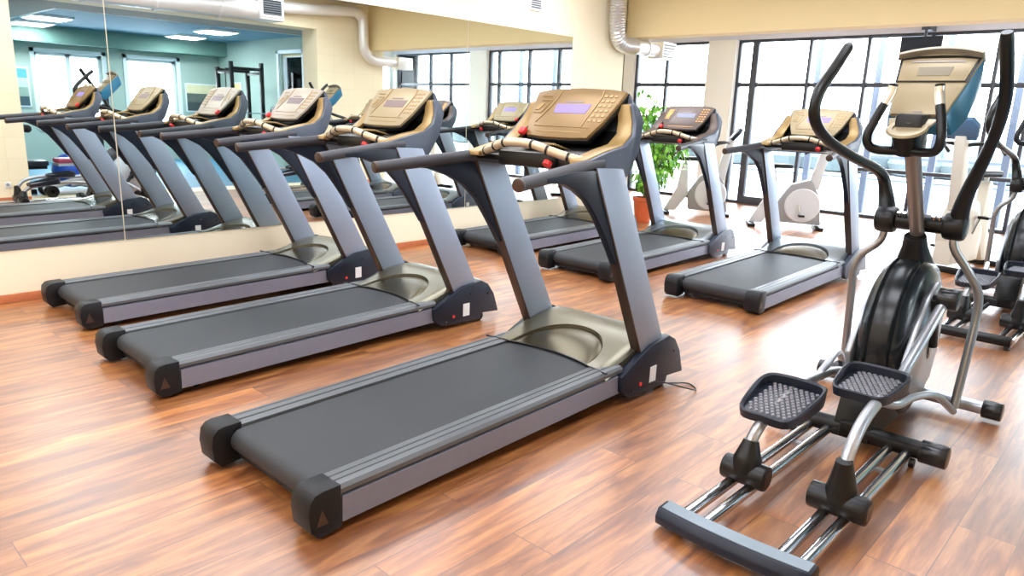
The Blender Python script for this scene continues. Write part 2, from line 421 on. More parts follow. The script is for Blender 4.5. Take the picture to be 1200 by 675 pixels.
struct(MB().box(6.53, 13.3, 2.7, 9.24, CS, CS+.1).build('ceiling_side_room', 'ceil_blue'))
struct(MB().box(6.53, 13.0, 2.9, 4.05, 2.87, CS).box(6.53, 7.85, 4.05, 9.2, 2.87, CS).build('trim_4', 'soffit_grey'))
struct(MB().box(7.85, 7.87, 4.05, 9.2, 2.86, 2.90).box(7.85, 13.0, 4.03, 4.06, 2.86, 2.90).build('trim_5', 'white_frame'))
for i, (ox, oy, rz, w_, h_, z_) in enumerate(((XF+.1, 5.0, 0, 1.38, 1.67, .75), (XF+.1, 6.92, 0, 1.18, 1.67, .75), (8.85, 9.25, PI/2, 1.0, 1.7, .9))):
    r = bpy.data.objects.new('window_%d' % (4+i), None); COL.objects.link(r); struct(r); r.location = (ox, oy, z_)
    if rz: r.rotation_euler = (0, 0, -rz); r.scale = (-1, 1, 1); r.rotation_euler = (0, 0, -PI/2); r.scale = (1, 1, 1); r.rotation_euler = (0, 0, PI/2); r.location = (ox+w_, oy, z_)
    fr = MB().box(0, .07, 0, w_, 0, .07).box(0, .07, 0, w_, h_-.07, h_).box(0, .07, 0, .07, 0, h_).box(0, .07, w_-.07, w_, 0, h_)
    if w_ > 1.2: fr.box(0, .07, w_/2-.05, w_/2+.05, 0, h_)
    fr.build('window_frame', 'white_frame', r)
    MB().box(-.13, 0, -.05, w_+.05, -.04, 0).box(-.13, -.1, -.08, 0, 0, h_+.08).box(-.13, -.1, w_, w_+.08, 0, h_+.08).box(-.13, -.1, -.08, w_+.08, h_, h_+.08).build('window_sill', 'white_frame', r)
    MB().box(.03, .036, .02, w_-.02, .02, h_-.02).build('pane', 'glass', r)
M['panel_light'] = mat('ceiling_panel_diffuser', (.9, .9, .9), .5, emit=(.93, .97, 1), estr=4.)
pos = ['nearest to the opening, left pair', 'against the far wall, left pair', 'against the far wall, right pair', 'nearest to the opening, right pair']
for (x, y), lab in zip(((10.35, 4.6), (12.0, 4.75), (11.65, 7.8), (9.6, 7.55)), pos):
    t = thing('ceiling_light', 'square lit ceiling panel of the mirrored side room, '+lab, 'ceiling light', (x, y, CS-.05), 0, 'lit ceiling panels of the side room')
    MB().box(-.36, .36, -.36, .36, .005, .049).build('light_frame', 'white_frame', t)
    MB().box(-.33, .33, -.33, .33, 0, .005).build('diffuser', 'panel_light', t)
    la = bpy.data.lights.new('side_room_lamp', 'AREA'); la.shape = 'SQUARE'; la.size = .56; la.energy = 34; la.color = (.85, .95, 1)
    lo = bpy.data.objects.new('panel_lamp', la); COL.objects.link(lo); lo.parent = t; lo.location = (0, 0, -.01)

def pic(name, lab, cat, y0, y1, z0, z1, cols):
    t = thing(name, lab, cat, (XF-.001, (y0+y1)/2, z0))
    h_ = z1-z0; w_ = (y1-y0)/2
    MB().box(-.03, 0, -w_, w_, 0, h_).build('picture_frame', 'white_frame', t, bevel=.004)
    n = len(cols)
    for i, c in enumerate(cols):
        m_ = mat('print_%s_%d' % (name, i), c, .5, var=.2, scale=6)
        MB().box(-.034, -.029, -w_+.03, w_-.03, .03+(h_-.06)*i/n, .03+(h_-.06)*(i+1)/n).build('printed_sheet', m_, t)
pic('wall_poster', 'wall poster with blue upper half at the left edge of the mirrored room', 'poster', 4.40, 4.85, 1.22, 2.07, [(.04, .08, .10), (.25, .36, .30), (.45, .60, .55), (.10, .38, .62)])
pic('wall_picture', 'wide cream and black picture on the green wall, seen above the mirrored gold console', 'picture', 8.27, 9.10, 1.20, 1.91, [(.05, .07, .07), (.12, .14, .12), (.75, .66, .42)])
t = thing('framed_print', 'narrow upright print with a yellow top band beside the black rack in the mirror', 'picture', (12.0, 9.199, 1.15))
MB().box(-.22, .22, -.03, 0, 0, .82).build('picture_frame', 'white_frame', t, bevel=.004)
for z0, z1, c in ((.03, .25, (.12, .16, .20)), (.25, .45, (.22, .20, .16)), (.45, .62, (.38, .24, .10)), (.62, .79, (.85, .70, .30))):
    MB().box(-.19, .19, -.034, -.029, z0, z1).build('printed_sheet', mat('print_band_%d' % int(z0*100), c, .5, var=.2, scale=6), t)

# power rack
t = thing('power_rack', 'tall black weight rack standing in the mirrored side room', 'rack', (10.1, 8.30, 0), 0)
each('rack_post', 'satin_black', t, [MB().box(x-.04, x+.04, y-.04, y+.04, 0, 2.36 if x < 0 else 2.25) for y in (-.36, .36) for x in (-.3, .35)], bevel=.005)
each('rack_crossbar', 'satin_black', t, [MB().box(*b_) for b_ in ((-.34, -.26, -.36, .36, 2.18, 2.25), (.31, .39, -.36, .36, 2.15, 2.22), (-.3, .35, -.39, -.33, 2.1, 2.16), (-.3, .35, .33, .39, 2.1, 2.16), (-.3, .35, -.39, -.33, 0, .06), (-.3, .35, .33, .39, 0, .06))], bevel=.005)
MB().cyl((-.4, -.75, 1.25), (-.4, .75, 1.25), .014).build('barbell', 'chrome', t)
each('weight_plate', 'black', t, [MB().cyl((-.4, y-.015, 1.25), (-.4, y+.015, 1.25), .17, 28) for y in (-.62, -.58, .58, .62)], bevel=.004)
MB().cyl((-.3, -.5, 1.7), (-.3, -.5, 2.2), .012).cyl((-.3, -.5, 2.2), (-.3, -.36, 2.2), .012).build('cable', 'satin_black', t)

# maroon-padded weight bench
t = thing('weight_bench', 'silver framed weight bench with long maroon pad in the mirrored side room', 'bench', (6.40, 3.95, 0), 0)
MB().box(-.15, .15, -.55, .75, .50, .57).build('bench_pad', 'maroon', t, bevel=.02)
MB().box(-.14, .14, -.55, .75, .46, .50).tube([(0, -.75, .10), (0, -.35, .22), (0, .25, .34), (0, .8, .46)], .04, 12).tube([(0, -.6, .06), (0, .9, .06)], .03, 12).tube([(0, .9, .06), (0, .55, .3), (0, .3, .48)], .03, 12).box(-.25, .25, .86, .94, .0, .07).build('bench_frame', 'silver', t)
each('bench_wheel', 'satin_black', t, [MB().cyl((-.2, -.68, .09), (-.1, -.68, .09), .09), MB().cyl((.1, -.68, .09), (.2, -.68, .09), .09)])
MB().cyl((-.2, -.68, .09), (.2, -.68, .09), .025).build('wheel_axle', 'satin_black', t)
t = MB().lathe([(.001, -.28), (.12, -.253), (.20, -.196), (.26, -.104), (.28, 0), (.26, .104), (.20, .196), (.12, .253), (.001, .28)], (0, 0, .28), seg=28).build('exercise_ball', 'blue_ball', loc=(7.15, 3.82, .04))
tag(t, 'shiny blue exercise ball behind the maroon weight bench', 'exercise ball')
# leg machine: dark seat column
t = thing('training_machine', 'black padded training machine left of the blue ball in the mirror', 'gym machine', (7.05, 3.10, 0))
MB().box(-.25, .25, -.12, .12, 0, .08).box(-.05, .05, -.05, .05, .08, 1.05).box(-.04, .04, -.05, .35, .36, .42).build('machine_frame', 'satin_black', t, bevel=.008)
MB().box(-.18, .18, .02, .34, .42, .50).box(-.16, .16, -.1, -.02, .55, 1.0).build('machine_pad', 'navy', t, bevel=.02)
each('machine_roller', 'satin_black', t, [MB().cyl((-.14, 0, 1.12), (.14, 0, 1.12), .075), MB().cyl((-.12, .12, .98), (.12, .12, .98), .06)], bevel=.01)
t = thing('pulley_station', 'dark grey pulley station by the white windows, behind the reflected treadmills', 'gym machine', (11.6, 5.7, 0))
MB().box(-.03, .03, -.28, -.22, 0, 1.34).box(-.03, .03, .22, .28, 0, 1.5).box(-.03, .03, -.28, .28, 1.28, 1.34).box(-.2, .2, -.3, .3, 0, .05).build('machine_frame', 'navy', t, bevel=.004)
MB().box(-.06, .06, -.08, .08, .1, .9).cyl((-.04, 0, 1.2), (.04, 0, 1.2), .06).build('weight_stack', 'satin_black', t, bevel=.004)

# ------------------------------------------------------------------ treadmill
SL = .0165
def treadmill(loc, label, hood='hood', face='gold', screen='violet', rim='gold_light', shell='slate', key=True, cover='navy', accent=None, group=None, cord=False):
    T = thing('treadmill', label, 'treadmill', loc, 0, group)
    # deck
    MB().prism_y([(-.385, .04), (.385, .04), (.395, .150), (-.395, .150)], .10, 2.2, SL).build('deck_frame', 'plastic_dark', T)
    bl = []
    for k in range(9):
        a = PI/2+PI*k/8; bl.append((.115+.052*math.cos(a), .118+.052*math.sin(a)))
    top = [(1.84, .17+1.84*SL)]+[(y, z) for y, z in bl]+[(.3, .066)]
    inn = [(.3, .075)]+[(.115+(y-.115)*.85, .118+(z-.118)*.85) for y, z in reversed(bl)]+[(1.84, .16+1.84*SL)]
    MB().prism_x(top+inn, -.285, .285).build('running_belt', 'belt', T)
    MB().cyl((-.325, .115, .118), (.325, .115, .118), .034, 24).build('rear_roller', 'chrome', T)
    for s in (-1, 1):
        pf = [(.298, .150), (.298, .177), (.333, .181), (.336, .177), (.343, .177), (.346, .183), (.374, .185), (.377, .181), (.384, .181), (.387, .185), (.408, .181), (.420, .168), (.420, .150)]
        MB().prism_y([(s*x, z) for x, z in pf], .122, 1.86, SL).build('side_rail', 'rail', T)
        MB().prism_y([(s*x, z) for x, z in ((.40, .038), (.418, .036), (.421, .136), (.40, .140))], .13, 1.93, SL).build('side_panel', 'silver_panel', T)
        cp = [(.125, .022), (.03, .012), (.0, .045), (-.008, .11), (.0, .160), (.022, .183), (.05, .1885), (.125, .189)]
        MB().prism_x(cp, s*.302, s*.4225).build('rear_cap', 'plastic_dark', T, bevel=.005)
        # raised maker-style triangle moulding on the cap end
        MB().prism_x([(.02, .06), (.07, .06), (.045, .12)], s*.4215, s*.4232).build('cap_moulding', 'edge', T)
        MB().cyl((s*.315, .235, .03), (s*.345, .235, .03), .03, 20).box(min(s*.32, s*.34), max(s*.32, s*.34), .225, .245, .03, .08).build('deck_foot', 'black', T)
        # upright
        up = [(2.04, .20), (2.27, .22), (1.735, 1.24), (1.515, 1.25)]
        u = MB().prism_x(up, s*.372, s*.424).build('upright', 'upright', T, bevel=.006)
        ed = [(2.036, .20), (2.048, .20), (1.523, 1.25), (1.511, 1.25)]
        MB().prism_x(ed, s*.366, s*.4245).build('upright_reflection', 'edge', u, bevel=.002)  # dark strip standing in for the floor's reflection in the rear face
        # lower side cover
        cv = [(1.82, .165), (1.95, .225), (2.09, .283), (2.27, .305), (2.34, .27), (2.40, .19), (2.45, .05), (2.28, .062), (2.265, .018), (1.90, .03), (1.83, .08)]
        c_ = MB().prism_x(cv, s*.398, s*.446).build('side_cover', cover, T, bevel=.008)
        MB().cyl((s*.446, 2.00, .085), (s*.451, 2.00, .085), .011, 14).build('power_switch', 'red', c_)
        MB().box(min(s*.446, s*.449), max(s*.446, s*.449), 2.09, 2.15, .07, .16).build('sticker', 'label_white', c_)
        each('screw', 'black', c_, [MB().cyl((s*.446, y, z), (s*.449, y, z), .007, 10) for y, z in ((2.16, .225), (2.33, .20), (1.93, .06))])
        MB().cyl((s*.38, 2.28, .035), (s*.42, 2.28, .035), .035, 20).build('transport_wheel', 'black', T)
        # gusset and handrail
        xf = lambda x, y, z, s=s: x+s*max(0, 1.52-y)*.14
        gp = [(1.12, 1.225), (1.12, 1.205), (1.25, 1.192), (1.36, 1.155), (1.46, 1.105), (1.55, 1.025), (1.62, .935), (1.685, .845), (1.735, .770), (1.765, .770), (1.56, 1.24), (1.30, 1.24)]
        MB().prism_x(gp, s*.378, s*.418, xf).build('handrail_bracket', 'navy', T, bevel=.004)
        MB().tube([(s*.385, 1.60, 1.265), (s*.392, 1.45, 1.252), (s*.43, 1.2, 1.228), (s*.468, .95, 1.205)], [.030, .031, .030, .028], 16, 4).build('handrail', 'rubber', T)
        MB().cyl((s*.4675, .955, 1.2055), (s*.471, .935, 1.2035), .0285, 16).build('handrail_end', 'edge', T, bevel=.005)
    # motor hood
    def hz(x, y):
        t = min(1, max(0, (y-1.70)/.50)); t = t*t*(3-2*t)
        z = .212+.098*t
        if y > 2.25: z -= 2.2*(y-2.25)**2
        ax = abs(x)
        if ax > .33: z -= (ax-.33)**2*4
        return z
    n = 32; rows = 9; vs = []; fs = []
    for i in range(n+1):
        a = PI*i/n
        ix, iy = -.275*math.cos(a), 1.735+.335*math.sin(a)**.85 if 0 < i < n else 1.735
        # outer boundary: sides then front arc
        c, s2 = -math.cos(a), math.sin(a)
        k = max(abs(c)/.44, s2/.80)
        ox, oy = c/k, 1.70+s2/k
        ox = max(-.43, min(.43, ox)); fr = (ox/.43)**2
        oy = min(oy, 2.47-.16*fr); lim = .43-.036*min(1, max(0, (oy-1.72)/.10)); ox = max(-lim, min(lim, ox))
        if i in (0, n): oy = 1.70
        for j in range(rows+1):
            t = j/rows; x = ix+(ox-ix)*t; y = iy+(oy-iy)*t
            vs.append((x, y, hz(x, y)))
    for i in range(n):
        for j in range(rows):
            q = i*(rows+1)+j; fs.append((q, q+1, q+rows+2, q+rows+1))
    hb = MB().add(vs, fs)
    # skirt
    sk = []
    for i in range(n+1):
        x, y, z = vs[i*(rows+1)+rows]; sk += [(x, y, z), (x*(1 if y > 1.86 else .93), y, .05 if y > 1.86 else z-.03)]
    hb.add(sk, [(2*i, 2*i+1, 2*i+3, 2*i+2) for i in range(n)])
    sk = []
    for i in range(n+1):
        x, y, z = vs[i*(rows+1)]; sk += [(x, y, z), (x, y, z-.035)]
    hb.add(sk, [(2*i, 2*i+1, 2*i+3, 2*i+2) for i in range(n)])
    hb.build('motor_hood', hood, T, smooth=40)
    vs = []; fs = []; R_ = 8
    for i in range(n+1):
        a = PI*i/n; ix, iy = -.275*math.cos(a), 1.735+.335*math.sin(a)**.85 if 0 < i < n else 1.735
        for j in range(R_+1):
            t = j/R_; y = 1.735+(iy-1.735)*t+(.05*(1-(ix/.275)**2))*(1-t)
            zz = .205+(hz(ix, iy)-.018-.205)*math.sin(t*PI/2)
            vs.append((ix, y, zz))
    for i in range(n):
        for j in range(R_):
            q = i*(R_+1)+j; fs.append((q, q+1, q+R_+2, q+R_+1))
    MB().add(vs, fs).build('hood_inset', 'hood_dark', T, smooth=60)
    pts = [(-.43, 1.70, .213)]+[(-.30+.6*i/12, 1.735+.05*(1-((i-6)/6)**2), .208) for i in range(13)]+[(.43, 1.70, .213)]
    MB().tube(pts, .006, 8, 2).build('hood_seal', 'black', T)
    # console face
    nrm = Vector((0, -.227, .195)).normalized(); upv = Vector((0, .195, .227)).normalized()
    R = Matrix((( 1, upv.x, nrm.x, 0), (0, upv.y, nrm.y, 1.72), (0, upv.z, nrm.z, 1.375), (0, 0, 0, 1)))
    ol = [(-.198, 0), (-.10, -.006), (.10, -.006), (.198, 0), (.243, .10), (.275, .22), (.291, .300), (.20, .316), (.0, .326), (-.20, .316), (-.291, .300), (-.275, .22), (-.243, .10)]
    F = MB().prism_z(ol, -.028, 0).build('console', face, T, bevel=.006, R=R)
    base = [(x*1.0, y) for x, y in ol]
    MB().prism_z([(x*1.015, y-.004 if y < .05 else y+.004) for x, y in ol], -.045, -.016).build('console_edge', 'satin_black', F, bevel=.004)
    vs = []; fr = [(-.19, .005), (-.238, .10), (-.270, .22), (-.288, .302), (-.20, .319), (0, .329), (.20, .319), (.288, .302), (.270, .22), (.238, .10), (.19, .005)]
    for (x, y) in fr: vs.append((x, y, -.02))
    for (x, y) in fr: vs.append((x*.96, y*.93+.01, -.035-.075*max(0, y-.08)/.24))
    q = len(fr); MB().add(vs, [(i, (i+1) % q, q+(i+1) % q, q+i) for i in range(q)]+[tuple(range(q)), tuple(range(2*q-1, q-1, -1))]).build('console_shell', 'navy', F, bevel=.005)
    MB().prism_z([(-.098, .152), (.108, .152), (.118, .212), (-.108, .212)], 0, .002).build('screen', screen, F)
    acc = accent or 'gold_light'
    # display surround, curved divider lines, keypads
    fm = MB()
    def strip(P, w=.005, z=.0035):
        for (x0, y0), (x1, y1) in zip(P[:-1], P[1:]):
            d_ = Vector((x1-x0, y1-y0)).normalized(); n_ = Vector((-d_.y, d_.x))*w/2
            fm.prism_z([(x0-n_.x, y0-n_.y), (x1-n_.x, y1-n_.y), (x1+n_.x, y1+n_.y), (x0+n_.x, y0+n_.y)], 0, z)
    strip([(-.122, .31), (-.126, .25), (-.14, .19), (-.165, .13), (-.185, .085)])
    strip([(.150, .305), (.160, .26), (.150, .19), (.135, .12), (.13, .07)])
    strip([(-.18, .062), (.18, .062)], .002)
    strip([(-.24, .265), (-.17, .265)], .004); strip([(-.235, .15), (-.185, .15), (-.155, .235), (-.215, .235)], .004)
    fm.build('console_trim', acc, F)
    kp = MB()
    for i in range(6):
        for j in range(3): kp.box(.172+j*.031-.004*(5-i), .191+j*.031-.004*(5-i), .10+i*.032, .114+i*.032, 0, .003)
    kl = MB().prism_z([(-.237, .168), (-.212, .168), (-.192, .215), (-.215, .215)], 0, .003)
    kl.build('keypad', 'gold_light' if face != 'brown' else 'orange', F)
    MB().box(-.15, .15, .027, .032, 0, .002).build('key_strip', 'gold_light' if face != 'brown' else 'orange', F)
    kp.build('keypad', 'gold_light' if face != 'brown' else 'orange', F)
    if face == 'brown':
        MB().prism_z([(-.235, .13), (-.185, .13), (-.165, .26), (-.225, .26)], .0, .002).build('keypad_print', 'orange', F)
    MB().prism_z([(-.06, .222), (.06, .222), (.06, .232), (-.06, .232)], 0, .0015).build('console_mark', 'screen_off', F)
    if key:
        k_ = MB().box(-.245, -.205, -.006, .035, -.005, .024).build('safety_key', 'red', F, bevel=.008)
    # housing
    xt = lambda x, y, z: x*(1-.22*min(1, max(0, (z-1.40)/.2)))
    cres = [(1.48, 1.228), (1.80, 1.196), (1.885, 1.32), (1.95, 1.46), (1.952, 1.50), (1.94, 1.535), (1.915, 1.55), (1.893, 1.535), (1.890, 1.51), (1.876, 1.46), (1.835, 1.395), (1.765, 1.345), (1.63, 1.318), (1.475, 1.278)]
    rimp = [(1.47, 1.262), (1.63, 1.302), (1.775, 1.328), (1.85, 1.39), (1.90, 1.455), (1.918, 1.505), (1.910, 1.545), (1.886, 1.54), (1.880, 1.51), (1.866, 1.462), (1.828, 1.40), (1.76, 1.350), (1.63, 1.324), (1.475, 1.284)]
    for s in (-1, 1):
        MB().prism_x(cres, s*.372, s*.405, xt).build('console_arm', shell, T, bevel=.005)
        MB().prism_x(rimp, s*.300, s*.384, xt).build('arm_rim', rim, T, bevel=.004)
    MB().prism_x([(1.79, 1.20), (1.885, 1.32), (1.948, 1.46), (1.955, 1.52), (1.945, 1.585), (1.925, 1.585), (1.932, 1.52), (1.925, 1.46), (1.865, 1.34), (1.775, 1.23)], -.375, .375, xt).build('console_back', shell, T, bevel=.004)
    pn = MB().prism_x([(1.52, 1.245), (1.80, 1.205), (1.80, 1.235), (1.70, 1.262), (1.60, 1.285), (1.52, 1.272)], -.372, .372)
    pn.prism_x([(1.60, 1.28), (1.86, 1.30), (1.90, 1.40), (1.885, 1.41), (1.84, 1.33), (1.60, 1.30)], -.33, .33)
    pn.build('console_tray', 'satin_black', T, bevel=.004)
    MB().box(-.20, .04, 0, .12, 0, .01).build('tray_lip', 'gold_light', T, bevel=.003, R=Matrix.Translation((.06, 1.60, 1.335)) @ Matrix.Rotation(-.25, 4, 'X'))
    MB().prism_z([(-.19, 1.50), (.19, 1.50), (.22, 1.72), (-.22, 1.72)], 1.225, 1.30).build('console_pod', 'satin_black', T, bevel=.015)
    cpts = [(-.375, 1.545, 1.268), (-.27, 1.50, 1.290), (-.17, 1.465, 1.318), (-.09, 1.448, 1.340), (0, 1.442, 1.345), (.09, 1.448, 1.340), (.17, 1.465, 1.318), (.27, 1.50, 1.290), (.375, 1.545, 1.268)]
    G = MB().tube(cpts, .021, 14, 4).build('pulse_grip', 'grip_cream', T)
    for i in (1, 2, 3, 5, 6, 7):
        p = Vector(cpts[i]); q = Vector(cpts[i+1])-Vector(cpts[i-1]); q.normalize(); MB().cyl(p-q*.006, p+q*.006, .0235, 14).build('grip_ring', 'black', G)
    MB().cyl((.17, 1.475, 1.262), (.17, 1.462, 1.245), .022, 16).build('stop_button', 'red', T)
    if cord:
        MB().tube([(.45, 2.10, .07), (.50, 2.14, .075), (.57, 2.24, .04), (.60, 2.34, .006), (.52, 2.40, .006), (.46, 2.32, .012), (.42, 2.25, .02)], .004, 8, 8).build('power_cord', 'cord', T)
    return T

tg = 'treadmills'
treadmill((.69, 1.42, 0), 'grey treadmill closest to the mirror wall, pale beige console, row nearest the viewer', face='pale', screen='screen_off', group=tg)
treadmill((2.14, 1.31, 0), 'middle treadmill of the nearest row of three, champagne console with dull dark screen', face='cream', screen='screen_off', group=tg, key=False)
treadmill((3.757, 1.19, 0), 'largest foremost treadmill with gold console, violet screen and red safety key', face='gold', screen='violet', group=tg, cord=True)
treadmill((.66, 5.42, 0), 'treadmill against the mirror wall in the back row, mostly hidden behind the foremost treadmill', face='cream', screen='violet', group=tg)
treadmill((2.06, 5.30, 0), 'back row treadmill with dark brown console beside the potted plant', face='brown', screen='screen_grey', hood='hood_glare', cover='slate', rim='brown', accent='brown', group=tg)  # slate cover in place of navy: window glare put into the colour
treadmill((3.47, 5.32, 0), 'back row treadmill on the right, cream console with violet screen, left of the elliptical trainers', face='cream', screen='violet', hood='hood_glare', cover='slate', group=tg, key=False)  # hood and cover again paled by window glare in their colours

# ------------------------------------------------------------------ elliptical trainer
def elliptical(loc, label, group=None, plain=False):
    T = thing('elliptical_trainer', label, 'elliptical trainer', loc, 0, group)
    # rear stabiliser: gently bowed bar
    n = 16; vs = []; prof = [(-.045, .018), (-.05, .05), (-.03, .078), (.03, .082), (.048, .06), (.045, .018)]
    for i in range(n+1):
        t = i/n*2-1; x = .012+.285*t; yb = -.02-.035*(1-t*t)+.03
        for (y, z) in prof: vs.append((x, yb+y, z+.012*(1-t*t)))
    k = len(prof); fs = [(i*k+j, i*k+(j+1) % k, (i+1)*k+(j+1) % k, (i+1)*k+j) for i in range(n) for j in range(k)]+[tuple(range(k)), tuple(n*k+j for j in range(k))]
    rb = (MB().cyl((-.23, .02, .06), (.25, .02, .06), .036, 20) if plain else MB().add(vs, fs)).build('rear_stabiliser', 'satin_black' if plain else 'navy', T, bevel=.004)
    vs = []
    for i in range(n+1):
        t = i/n*2-1; x = .012+.272*t; yb = -.02-.035*(1-t*t)+.03
        vs += [(x, yb-.026, .0815+.012*(1-t*t)), (x, yb+.032, .0845+.012*(1-t*t)), (x, yb+.032, .079+.012*(1-t*t)), (x, yb-.026, .076+.012*(1-t*t))]
    if not plain: MB().add(vs, [(i*4+j, i*4+(j+1) % 4, i*4+4+(j+1) % 4, i*4+4+j) for i in range(n) for j in range(4)]+[(0, 1, 2, 3), (n*4, n*4+1, n*4+2, n*4+3)]).build('bar_cover', 'bar_grey', rb)
    each('rubber_foot', 'black', rb, [MB().cyl((x, .02, 0), (x, .02, .03), .02) for x in (-.20, .23)])
    for xs in ((-.187, -.105), (.172, .247)):
        for x in xs: MB().tube([(x, .02, .062), (x, 1.27, .062)], .0225, 16, 1).build('guide_rail', 'chrome', T)
        each('rail_tie', 'silver', T, [MB().box(xs[0]-.01, xs[1]+.01, y-.015, y+.015, .045, .058) for y in (.62, .98)])
    # middle and front stabilisers
    mb = MB().cyl((-.36, 1.255, .08), (.37, 1.255, .08), .042, 20).build('middle_stabiliser', 'satin_black', T)
    each('end_cap', 'black', mb, [MB().cyl((-.40, 1.255, .08), (-.30, 1.255, .08), .052, 20), MB().cyl((.29, 1.255, .08), (.40, 1.255, .08), .052, 20)], bevel=.006)
    each('rubber_foot', 'black', mb, [MB().cyl((.26, 1.23, .02), (.28, 1.23, .02), .022), MB().cyl((-.28, 1.23, .02), (-.26, 1.23, .02), .022)])
    fb = MB().cyl((-.42, 2.12, .06), (.40, 2.12, .06), .034, 20).build('front_stabiliser', 'silver', T)
    each('end_cap', 'black', fb, [MB().cyl((-.48, 2.12, .06), (-.38, 2.12, .06), .048, 20), MB().cyl((.37, 2.12, .06), (.46, 2.12, .06), .048, 20)], bevel=.006)
    MB().box(-.05, .05, 1.2, 2.14, .05, .13).prism_x([(1.2, .05), (1.30, .30), (1.5, .36), (2.1, .30), (2.16, .05)], -.085, .085).build('base_frame', 'satin_black', T, bevel=.01)
    # flywheel housing: ribbed fat wheel
    hp = [(.02, -.118), (.25, -.120), (.335, -.112), (.385, -.092), (.405, -.062), (.396, -.052), (.408, -.040), (.415, 0), (.408, .040), (.396, .052), (.405, .062), (.385, .092), (.335, .112), (.25, .120), (.02, .118)]
    Hs = MB().lathe(hp, (0, 0, 0), 'x', 48).build('flywheel_housing', 'shroud', T, R=Matrix.Translation((0, 1.80, .435)) @ Matrix.Diagonal((1, .93, 1, 1)))
    each('housing_groove', 'black', Hs, [MB().box(-.07, .07, -.41, -.36, z, z+.012) for z in (-.30, -.265, -.23)])
    MB().lathe([(.105, 0), (.085, .05), (.058, .14), (.050, .20)], (0, 1.86, .775), seg=20).build('post_collar', 'satin_black', T, R=Matrix.Translation((0, 1.86, .775)) @ Matrix.Rotation(.42, 4, 'X') @ Matrix.Translation((0, -1.86, -.775)))
    for s, sc_ in ((1, 1), (-1, 1)):
        pl = [(1.42, .40), (1.52, .55), (1.66, .68), (1.80, .745), (1.93, .69), (2.0, .52), (1.99, .35), (1.93, .22), (1.80, .155), (1.62, .19), (1.47, .28)]
        sp = MB().prism_x(pl, s*.112, s*.142).build('side_panel', 'silver', T, bevel=.01)
        c = (0, 1.80, .42)
        MB().lathe([(.05, 0), (.05, .004)], (s*.142, 1.80, .41), 'x', 24).build('emblem', 'black', sp, R=Matrix.Translation((0, 1.80, .41)) @ Matrix.Diagonal((1, .62, 1.25, 1)) @ Matrix.Translation((0, -1.80, -.41)))
        MB().lathe([(.034, 0), (.034, .0055)], (s*.142, 1.80, .41), 'x', 24).build('emblem_ring', 'bronze', sp, R=Matrix.Translation((0, 1.80, .41)) @ Matrix.Diagonal((1, .55, 1.2, 1)) @ Matrix.Translation((0, -1.80, -.41)))
    # cranks
    MB().cyl((.12, 1.72, .66), (.215, 1.69, .68), .03).tube([(.155, 1.80, .42), (.155, 1.69, .68)], .022, 12, 1).build('crank_arm', 'satin_black', T)
    MB().cyl((.165, 1.69, .69), (.255, 1.69, .69), .052, 20).build('crank_hub', 'black', T, bevel=.008)
    MB().tube([(-.155, 1.80, .42), (-.155, 1.66, .22)], .022, 12, 1).cyl((-.12, 1.66, .22), (-.22, 1.66, .22), .03).build('crank_arm', 'satin_black', T)
    MB().cyl((-.165, 1.66, .22), (-.25, 1.66, .22), .05, 20).build('crank_hub', 'black', T, bevel=.008)
    # post
    MB().tube([(0, 1.89, .86), (0, 1.385, 1.52)], .034, 16, 1).build('post', 'bronze', T)
    # pivot
    pv = MB().cyl((-.15, 1.83, 1.02), (.15, 1.83, 1.02), .044, 20).build('pivot_bar', 'satin_black', T)
    each('pivot_hub', 'satin_black', pv, [MB().cyl((s*.105, 1.83, 1.02), (s*.205, 1.83, 1.02), .068, 24) for s in (-1, 1)], bevel=.02)
    each('bolt', 'chrome', pv, [MB().cyl((x, 1.79, 1.048), (x, 1.78, 1.066), .010, 8) for x in (-.09, -.065, .065, .09)])
    MB().tube([(.160, 1.83, 1.03), (.185, 1.78, 1.17), (.255, 1.69, 1.385), (.285, 1.64, 1.49), (.305, 1.57, 1.59), (.31, 1.51, 1.68), (.30, 1.40, 1.852), (.2995, 1.394, 1.862)], [.046, .034, .026, .026, .027, .027, .026, .012], 16, 6).build('moving_handle', 'satin_black', T)
    MB().tube([(-.155, 1.83, 1.03), (-.19, 1.86, 1.155), (-.215, 1.80, 1.255), (-.26, 1.50, 1.335), (-.30, 1.27, 1.41), (-.32, 1.13, 1.50), (-.32, 1.13, 1.61), (-.305, 1.26, 1.74), (-.30, 1.355, 1.822), (-.2998, 1.361, 1.830)], [.046, .034, .026, .024, .024, .025, .026, .025, .024, .012], 16, 6).build('moving_handle', 'satin_black', T)
    MB().tube([(.155, 1.83, .98), (.170, 1.83, .91), (.235, 1.86, .81), (.28, 1.94, .70), (.29, 1.96, .58), (.29, 1.92, .40), (.285, 1.86, .11)], .021, 14, 6).build('swing_arm', 'steel', T)
    MB().tube([(-.155, 1.83, .98), (-.175, 1.83, .90), (-.25, 1.82, .82), (-.278, 1.82, .73), (-.28, 1.85, .60), (-.275, 1.88, .20)], .0195, 14, 6).build('swing_arm', 'steel', T)
    MB().cyl((-.275, 1.878, .22), (-.275, 1.885, .12), .028, 14).build('arm_joint', 'satin_black', T)
    # pedal arms
    MB().tube([(.212, .44, .13), (.212, .46, .26), (.21, .53, .345), (.20, .68, .39), (.18, .95, .395), (.165, 1.20, .385), (.162, 1.38, .44), (.168, 1.52, .52), (.185, 1.63, .62), (.20, 1.69, .69)], .024, 14, 6).build('pedal_arm', 'silver', T)
    MB().tube([(-.145, .40, .13), (-.145, .43, .22), (-.145, .52, .29), (-.15, .72, .325), (-.16, 1.0, .34), (-.175, 1.35, .30), (-.20, 1.66, .22)], .024, 14, 6).build('pedal_arm', 'steel', T)
